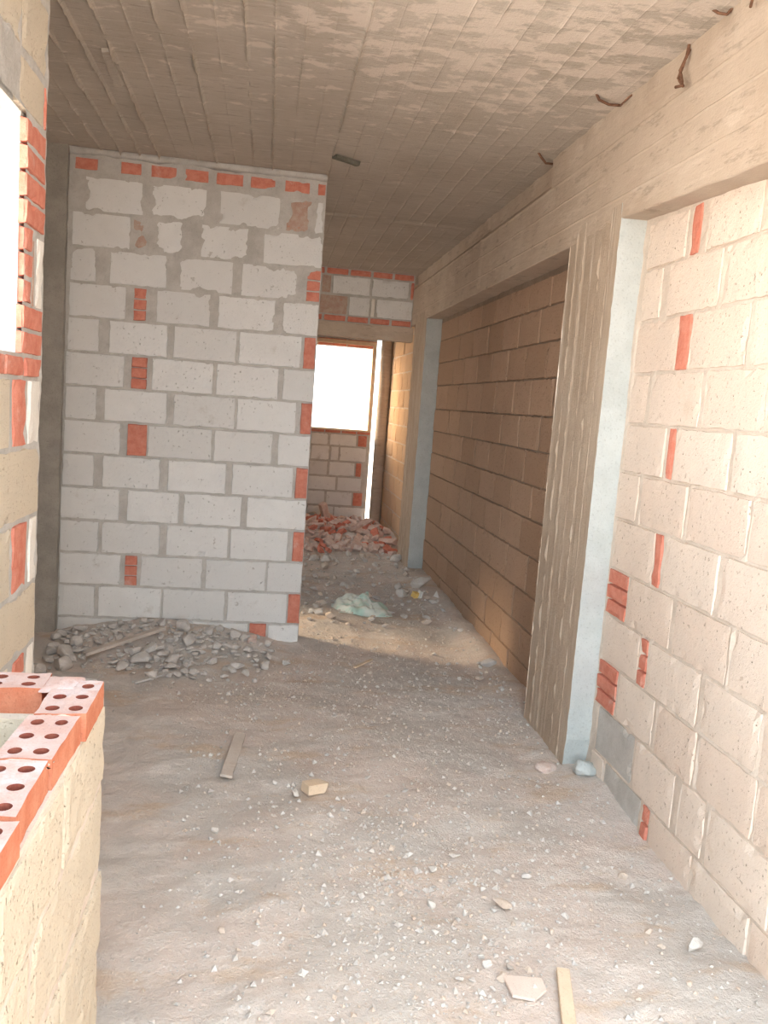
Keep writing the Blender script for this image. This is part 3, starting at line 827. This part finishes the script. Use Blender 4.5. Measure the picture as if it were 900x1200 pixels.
# stones along the foot of the recess wall and the pillars
def g_edge(): y = rnd.uniform(4.4, 8.0); return 1.50 - abs(rnd.gauss(0, .12)), y
scatter(60, g_edge, lambda: .02 + rnd.expovariate(1 / .016), 'edge_stone', ST, 'pale stone at the foot of the shaded recess wall', 'stone', 'stones along the recess wall')
def g_patch(): return rnd.gauss(.68, .12), rnd.gauss(2.42, .22)
scatter(70, g_patch, lambda: .012 + rnd.expovariate(1 / .007), 'gravel_stone', ST, 'grey gravel stone in the patch beside the pink tile piece', 'stone', 'gravel near the tile piece')

# fine gravel: too much to count
def gravel():
    verts, faces, fm = [], [], []
    r = random.Random(77)
    for i in range(11000):
        q = r.random()
        if q < .25: x, y = r.gauss(.62, .25), r.gauss(2.55, .4)
        elif q < .40: x, y = r.gauss(-.55, .45), 5.4 - abs(r.gauss(0, .45))
        elif q < .72: x, y = r.uniform(-.3, 1.55), r.uniform(1.9, 5.2)
        else: x, y = r.uniform(.3, 1.55), r.uniform(5.2, 9.5)
        if not (-1.25 < x < 1.57 and 1.85 < y < 9.6): continue
        if y > 5.45 and x < .32: continue
        if y < 2.0 and x < -.2: continue
        if 3.6 < y < 4.3 and x > 1.44 or (8.15 < y < 8.9 and x > 1.44): continue
        ci, cj = int(x * 5 + 50), int(y * 5)
        if any((x - a) ** 2 + (y - b) ** 2 < c * c for di in (-1, 0, 1) for dj in (-1, 0, 1) for a, b, c in taken.get((ci + di, cj + dj), ())): continue
        if abs((y - 3.45) * .045 - (x + .085) * .43) < .02 and 3.4 < y < 3.93: continue
        if abs((y - 1.78) * .112 - (x - .84) * .415) < .016 and y < 2.25: continue
        if ((x - .83) / .30) ** 2 + ((y - 6.46) / .27) ** 2 < 1: continue
        s = min(.02, .003 + r.expovariate(1 / .0032)); z = fz(x, y) + .25 * s
        k = len(verts); a = r.uniform(0, 6.28)
        for t in range(4):
            rr = s * r.uniform(.6, 1); verts.append((x + rr * math.cos(a + t * 1.57), y + rr * math.sin(a + t * 1.57), z + s * r.uniform(-.3, .3)))
        verts.append((x + s * r.uniform(-.3, .3), y + s * r.uniform(-.3, .3), z + s * r.uniform(.4, .8)))
        verts.append((x, y, z - s * .6))
        m = r.choice([0, 0, 0, 1, 2])
        for t in range(4):
            u = (t + 1) % 4
            faces.append((k + t, k + u, k + 4)); faces.append((k + u, k + t, k + 5)); fm += [m, m]
    return link_mesh('fine_gravel', verts, faces, [M['chunk'], M['chunk_pale'], M['chunk_tan']], fm)

# ------------------------------------------------------------------ single things on the floor
def lath(name, p, q, w, t, mat, label, cat='wood', tilt=0.0, lift=.004, seed=1):
    p, q = V((*p, 0)), V((*q, 0)); d = q - p; L = d.length
    zp, zq = fz(p.x, p.y), fz(q.x, q.y)
    bm = bmesh.new(); n = 10
    rings = []
    for i in range(n + 1):
        f = i / n - .5
        ww = w * (1 + .06 * nz(f * 6, seed)); tt = t
        e = .012 * nz(seed, 5) if i in (0, n) else 0
        rings.append([bm.verts.new((f * L + (e if k in (0, 3) else -e), y * ww / 2 + .002 * nz(f * 4, seed + 3), z * tt / 2)) for k, (y, z) in enumerate(((-1, -1), (1, -1), (1, 1), (-1, 1)))])
    for i in range(n):
        for k in range(4): bm.faces.new((rings[i][k], rings[i + 1][k], rings[i + 1][(k + 1) % 4], rings[i][(k + 1) % 4]))
    bm.faces.new(rings[0]); bm.faces.new(list(reversed(rings[-1])))
    bmesh.ops.recalc_face_normals(bm, faces=bm.faces)
    bmesh.ops.bevel(bm, geom=[e for e in bm.edges if e.calc_face_angle(0) > .8], offset=.0015, segments=1, affect='EDGES')
    o = from_bm(name, bm, [mat])
    c = (p + q) / 2
    o.location = (c.x, c.y, max(fz(c.x, c.y), (zp + zq) / 2) + t / 2 + lift)
    o.rotation_euler = (tilt, -math.atan2(zq - zp, L), math.atan2(d.y, d.x))
    return tag(o, label, cat)
lath('wood_strip', (-.085, 3.45), (-.04, 3.88), .052, .012, M['wood'], 'short flat greyish wooden strip lying alone on the floor left of the tan block piece', tilt=.15, lift=.004, seed=3)
lath('wood_lath', (.84, 1.78), (.952, 2.195), .038, .018, M['wood_pale'], 'pale wooden lath beside the pink tile piece, running out of the bottom of the picture', seed=5)
lath('wood_lath', (-.98, 4.98), (-.56, 5.30), .045, .02, M['wood'], 'long grey lath slanting across the rubble heap by the block wall', lift=.035, seed=8)
lath('wood_splinter', (-.64, 4.62), (-.48, 4.80), .03, .012, M['chunk'], 'grey splinter of board at the front edge of the rubble heap', seed=9)
lath('wood_splinter', (.62, 5.02), (.75, 5.20), .018, .010, M['wood_pale'], 'thin tan splinter of wood on the floor in front of the passage', seed=11)
lath('board_piece', (-1.06, 4.62), (-.82, 4.60), .09, .022, M['chunk'], 'broad grey board end lying left of the heap behind the perforated bricks', seed=12, lift=.01)
# pink tile piece
def plate(name, outline, t, mat, loc, rot, label, cat):
    bm = bmesh.new()
    a = [bm.verts.new((x, y, 0)) for x, y in outline]; f = bm.faces.new(a)
    r = bmesh.ops.extrude_face_region(bm, geom=[f])
    for v in r['geom']:
        if isinstance(v, bmesh.types.BMVert): v.co.z += t
    bmesh.ops.recalc_face_normals(bm, faces=bm.faces)
    bmesh.ops.bevel(bm, geom=list(bm.edges), offset=.0012, segments=1, affect='EDGES')
    o = from_bm(name, bm, [mat]); o.location = loc; o.rotation_euler = rot
    return tag(o, label, cat)
plate('tile_piece', [(-.055, .045), (.058, .035), (.062, -.012), (.02, -.05), (-.04, -.035)], .009, M['tile'], (.815, 2.13, fz(.815, 2.13) + .008), (.05, -.03, -.1), 'flat pinkish tile piece with a broken corner at the bottom of the picture', 'tile')
# tan block piece with its grey crumbs
o = broken_brick('tan_block_mesh', 501, M['wood_pale'])
put('block_fragment', o, .285, 3.31, .125, 'small tan block fragment tilted on edge in the middle of the floor', 'block', rz=.45, tilt=.05, lift=.22)
put('mortar_lump', GP[0], .205, 3.30, .06, 'grey mortar lump touching the tan block fragment', 'mortar lump', rz=1)
put('white_stone', GP[1], 1.425, 2.31, .085, 'large white stone on the floor near the right wall', 'stone', rz=.4, flat=1.1)
put('pale_stone', GP[2], .767, 2.83, .062, 'flat pale stone in the middle of the near floor, right of the others', 'stone', rz=.2, flat=.6)
put('pale_stone', GP[3], -.105, 3.03, .046, 'pale stone left of the middle of the floor, below the wooden strip', 'stone', rz=2.2)
put('glass_shard', GP[0], .52, 3.44, .042, 'pale green broken shard on the floor left of the near pillar', 'shard', rz=.3, flat=.5)
put('grey_stone', CH[2], .735, 2.235, .045, 'rounded grey stone just behind the pink tile piece', 'stone', rz=.3)
put('grey_stone', ST[0], .80, 2.225, .04, 'grey stone behind the pink tile, nearest the lath', 'stone', rz=1.3)
put('sand_stone', ST[2], .86, 2.52, .09, 'flat sandy stone lying behind the wooden lath', 'stone', rz=-.3, flat=.4)
put('concrete_chunk', hull('chunk_a', 601, 1, .8, .7, 16, M['pillar_face']), 1.535, 3.55, .15, 'pale broken concrete lump at the foot of the near pillar', 'concrete lump', rz=.3, lift=.15)
put('clay_lump', hull('clay_a', 602, 1, .9, .6, 16, M['clay_pink']), 1.38, 3.62, .13, 'reddish clay lump at the corner foot of the near pillar', 'clay lump', rz=.8, lift=.05)
put('brick_piece', BR[3], -.02, 5.35, .10, 'small reddish brick piece at the right end of the rubble heap', 'brick', rz=.4)
put('pale_chunk', GP[1], .20, 5.10, .075, 'pale chunk on the floor below the right end of the block wall', 'chunk', rz=.6)
for k, (x, y, s, lb) in enumerate(((1.43, 7.25, .26, 'large grey concrete lump at the foot of the far pillar'), (1.25, 7.32, .15, 'grey concrete lump left of the large one by the far pillar'))):
    put('concrete_chunk', hull('chunk_b', 610 + k, 1, .8, .6, 18, M['chunk_pale']), x, y, s, lb, 'concrete lump', rz=k, lift=.15)
put('standing_brick', BR[1], .80, 10.90, .24, 'brick standing upright on top of the far rubble pile', 'brick', rz=.5)
bpy.data.objects['standing_brick'].rotation_euler = (.1, 1.25, .4)
bpy.data.objects['standing_brick'].location.z += .07
put('dark_lump', hull('dark_a', 620, 1, .9, .7, 16, M['column_dark']), .66, 11.1, .22, 'dark lump behind the upright brick on the far rubble pile', 'lump', rz=.4)

# crumpled plastic sack
def sack():
    m, nt, b = newmat('plastic_sack')
    p = coords(nt)
    col = mixc(nt, ramp(nt, noise_n(nt, p, 7, 3), .45, .6), (.74, .80, .74), (.50, .70, .63))
    nt.links.new(col, b.inputs['Base Color']); b.inputs['Roughness'].default_value = .45; b.inputs['Specular IOR Level'].default_value = .4
    verts, faces = [], []; n, mm = 44, 30
    def top(fx, fy):
        x = fx * 2 - 1; y = fy * 2 - 1
        r = max(0, 1 - (abs(x) ** 2.6 + abs(y) ** 2.6))
        h = .115 * r ** .5
        h *= .75 + .6 * nz(x, y, 2, 2.2) + .35 * abs(nz(x, y, 5, 4.5))
        if x > .25: h *= .55
        return max(0, h)
    for s in (0, 1):
        for j in range(mm + 1):
            for i in range(n + 1):
                fx, fy = i / n, j / mm
                x = (fx - .5) * .44; y = (fy - .5) * .40
                w = 1 + .16 * nz(fx * 2, fy * 2, 4, 1.6)
                X, Y = .83 + x * w - y * .05, 6.46 + y * w + .10 * x
                z = fz(X, Y)
                verts.append((X, Y, z + .006 + (top(fx, fy) if s else -.003)))
    A = (n + 1) * (mm + 1)
    for j in range(mm):
        for i in range(n):
            k = j * (n + 1) + i
            faces.append((k, k + n + 1, k + n + 2, k + 1)); faces.append((A + k, A + k + 1, A + k + n + 2, A + k + n + 1))
    for i in range(n):
        faces.append((i, i + 1, A + i + 1, A + i)); q = mm * (n + 1) + i; faces.append((q + 1, q, A + q, A + q + 1))
    for j in range(mm):
        k = j * (n + 1); faces.append((k + n + 1, k, A + k, A + k + n + 1)); q = k + n; faces.append((q, q + n + 1, A + q + n + 1, A + q))
    o = link_mesh('plastic_sack', verts, faces, [m], smooth=True)
    return tag(o, 'crumpled pale green plastic sack lying on the passage floor', 'sack')
sack()
put('pale_slab', GP[2], 1.02, 6.42, .20, 'flat pale slab piece on the floor right of the plastic sack', 'slab', rz=.2, flat=.45, tilt=.1, lift=.1)
m, nt, b = newmat('yellow_card'); b.inputs['Base Color'].default_value = (.85, .60, .22, 1); M['yellow'] = m
m, nt, b = newmat('white_paper'); b.inputs['Base Color'].default_value = (.8, .8, .78, 1); M['paper'] = m
yp = fz(1.33, 6.95)
pk = empty('crushed_packet', (1.33, 6.95, yp)); tag(pk, 'crushed yellow and white packet on the floor near the far pillar', 'packet')
def wonky(name, dims, mat, loc, rot, parent):
    v_, f_ = [], []; x, y, z = (d / 2 for d in dims)
    bm = bmesh.new(); bmesh.ops.create_cube(bm, size=1)
    for v in bm.verts: v.co = V((v.co.x * dims[0], v.co.y * dims[1], v.co.z * dims[2])) + V((random.uniform(-.006, .006), random.uniform(-.006, .006), random.uniform(-.003, .003)))
    bmesh.ops.subdivide_edges(bm, edges=bm.edges, cuts=3, use_grid_fill=True)
    for v in bm.verts: v.co += V((nz(*v.co, 40, 3), nz(*v.co, 40, 7), nz(*v.co, 40, 11))) * .004
    o = from_bm(name, bm, [mat], parent); o.location = loc; o.rotation_euler = rot; return o
wonky('yellow_panel', (.05, .05, .045), M['yellow'], (.005, 0, .03), (.2, .1, .4), pk)
wonky('white_flap', (.03, .05, .06), M['paper'], (.045, 0, .035), (.1, .3, .4), pk)
pp = plate('paper_scrap', [(-.03, -.02), (.03, -.03), (.02, .04)], .002, M['paper'], (1.49, 6.86, fz(1.49, 6.86) + .03), (.9, .2, .4), 'white paper scrap against the foot of the recess wall', 'paper')

tag(gravel(), 'fine grey gravel and grit scattered over the dirt floor', 'gravel', kind='stuff')

# ------------------------------------------------------------------ steel and scraps at the ceiling
def hook(name, strands, label, rad=.004):
    r = empty(name, strands[0][0]); tag(r, label, 'rebar')
    for s in strands:
        pts = []
        for a, b in zip(s[:-1], s[1:]):
            for k in range(4): pts.append(V(a).lerp(V(b), k / 4))
        pts.append(V(s[-1]))
        o = tube('wire', pts, rad, M['rust'], 8, r); o.location = -V(s[0] if s is strands[0] else strands[0][0])
    return r
hook('wire_loop', [[(1.455, 3.13, 3.01), (1.445, 3.12, 2.95), (1.44, 3.16, 2.89), (1.44, 3.11, 2.845)], [(1.455, 3.12, 2.98), (1.435, 3.14, 2.91), (1.43, 3.09, 2.84), (1.425, 3.14, 2.85)]],
     'rusty wire loop hanging from the top edge of the beam', .0055)
hook('steel_wire', [[(1.455, 3.76, 2.99), (1.40, 3.74, 2.98), (1.345, 3.715, 2.985), (1.323, 3.70, 3.005)]], 'bent rusty wire at the ceiling edge, left of the hanging loop', .006)
hook('steel_wire', [[(1.47, 4.67, 2.98), (1.41, 4.62, 2.965), (1.37, 4.59, 2.985), (1.35, 4.58, 3.005)]], 'short bent wire at the ceiling edge, furthest along the beam', .006)
hook('steel_wire', [[(1.40, 2.87, 3.005), (1.415, 2.85, 2.985), (1.44, 2.84, 2.98), (1.458, 2.83, 3.005)]], 'bent wire at the ceiling edge at the very top of the picture', .005)
hook('steel_wire', [[(1.455, 2.72, 3.005), (1.45, 2.70, 2.975), (1.44, 2.69, 2.94)]], 'short wire end poking down at the top right corner', .005)
hook('steel_wire', [[(1.469, 3.63, 3.0), (1.45, 3.64, 2.985), (1.435, 3.70, 2.965)]], 'thin wire end on the beam corner between the loop and the bent wire', .004)
bp = wonky('board_scrap', (.17, .045, .022), M['dark_board'], (.365, 5.09, 2.988), (.05, .05, .55), None)
tag(bp, 'dark scrap of formwork board stuck to the ceiling by the end of the block wall', 'board')
bs = wonky('formwork_splinter', (.03, .42, .016), M['ceiling'], (-.765, 4.10, 2.99), (0, 0, .02), None)
tag(bs, 'rough splinter of formwork left along a ceiling ridge at upper left', 'board')

# ------------------------------------------------------------------ light
w = bpy.data.worlds.new('daylight'); scn.world = w; w.use_nodes = True
nt = w.node_tree; bg = nt.nodes['Background']
tc = nt.nodes.new('ShaderNodeTexCoord'); sep = nt.nodes.new('ShaderNodeSeparateXYZ')
nt.links.new(tc.outputs['Generated'], sep.inputs[0])
SKY, GROUND, LOBE = (.74, .89, 1.0), (1.0, .88, .77), (1.0, .86, .70)
sky = mixc(nt, ramp(nt, sep.outputs['Z'], -.04, .10), tuple(c * .75 for c in GROUND), tuple(c * 1.0 for c in SKY))
dt = nt.nodes.new('ShaderNodeVectorMath'); dt.operation = 'DOT_PRODUCT'
nt.links.new(tc.outputs['Generated'], dt.inputs[0]); dt.inputs[1].default_value = V((-.84, -.52, -.10)).normalized()
lob = ramp(nt, dt.outputs['Value'], .76, .99)  # warm glow added to the world, aimed through the left openings
add = nt.nodes.new('ShaderNodeMix'); add.data_type = 'RGBA'; add.blend_type = 'ADD'; add.inputs['Factor'].default_value = 1
nt.links.new(sky, add.inputs[6]); nt.links.new(mixc(nt, lob, (0., 0., 0.), tuple(c * 2.2 for c in LOBE)), add.inputs[7])
dt2 = nt.nodes.new('ShaderNodeVectorMath'); dt2.operation = 'DOT_PRODUCT'
nt.links.new(tc.outputs['Generated'], dt2.inputs[0]); dt2.inputs[1].default_value = V((-.52, .82, .22)).normalized()
lob2 = ramp(nt, dt2.outputs['Value'], .86, .99)  # second warm glow added, aimed through the far window and gap
add2 = nt.nodes.new('ShaderNodeMix'); add2.data_type = 'RGBA'; add2.blend_type = 'ADD'; add2.inputs['Factor'].default_value = 1
nt.links.new(add.outputs[2], add2.inputs[6]); nt.links.new(mixc(nt, lob2, (0., 0., 0.), (3.6, 2.1, .8)), add2.inputs[7])
nt.links.new(add2.outputs[2], bg.inputs['Color']); bg.inputs['Strength'].default_value = 3.4

sun = bpy.data.lights.new('sun', 'SUN'); sun.energy = 2.6; sun.angle = math.radians(14); sun.color = (1.0, .74, .46)
so = bpy.data.objects.new('sun', sun); C.objects.link(so); so.rotation_euler = V((.85, -.35, -.38)).to_track_quat('-Z', 'Y').to_euler()
def portal(name, loc, rot, sx, sy):
    l = bpy.data.lights.new(name, 'AREA'); l.shape = 'RECTANGLE'; l.size = sx; l.size_y = sy
    l.cycles.is_portal = True
    o = bpy.data.objects.new(name, l); C.objects.link(o); o.location = loc; o.rotation_euler = rot
R = math.radians
portal('daylight_window_left', (LX - .13, 2.01, 2.016), (0, R(-90), 0), .70, 1.33)
portal('daylight_added_door_left', (LX - .13, -.55, 1.2), (0, R(-90), 0), 2.4, 1.3)  # unseen door, added to let light onto the right wall
portal('daylight_rear', (.425, -1.54, 1.3), (R(90), 0, 0), 2.05, 2.6)
portal('daylight_added_roof_gap', (.4, -.25, 3.05), (0, 0, 0), 2.3, 2.3)  # sky above the cut-off roof, added for a bright near floor
portal('daylight_far', (.955, 11.56, 1.8), (R(-90), 0, 0), .8, 1.1)
portal('daylight_gap', (1.5, 11.9, 1.5), (R(-90), 0, 0), .3, 3.0)
portal('daylight_side', (-2.64, 7.0, 1.4), (0, R(-90), 0), 1.0, .8)

# ------------------------------------------------------------------ camera
cam = bpy.data.cameras.new('camera'); co = bpy.data.objects.new('camera', cam); C.objects.link(co)
fw, rt, up = V((0.14289556, 0.98200146, -0.12350704)), V((0.98810668, -0.13438376, 0.07474083)), V((-0.05679826, 0.13271826, 0.98952505))
mt = Matrix((rt, up, -fw)).transposed().to_4x4(); mt.translation = (0, 0, 1.6)
co.matrix_world = mt
cam.sensor_fit = 'HORIZONTAL'; cam.sensor_width = 36; cam.lens = 991.6 / 900 * 36; cam.clip_start = .02
scn.camera = co
vs = scn.view_settings
vs.view_transform = 'Standard'; vs.look = 'None'; vs.gamma = 1; vs.use_curve_mapping = False; vs.exposure = 1.12
scn.cycles.max_bounces = 10; scn.cycles.diffuse_bounces = 7
scn.cycles.use_denoising = True
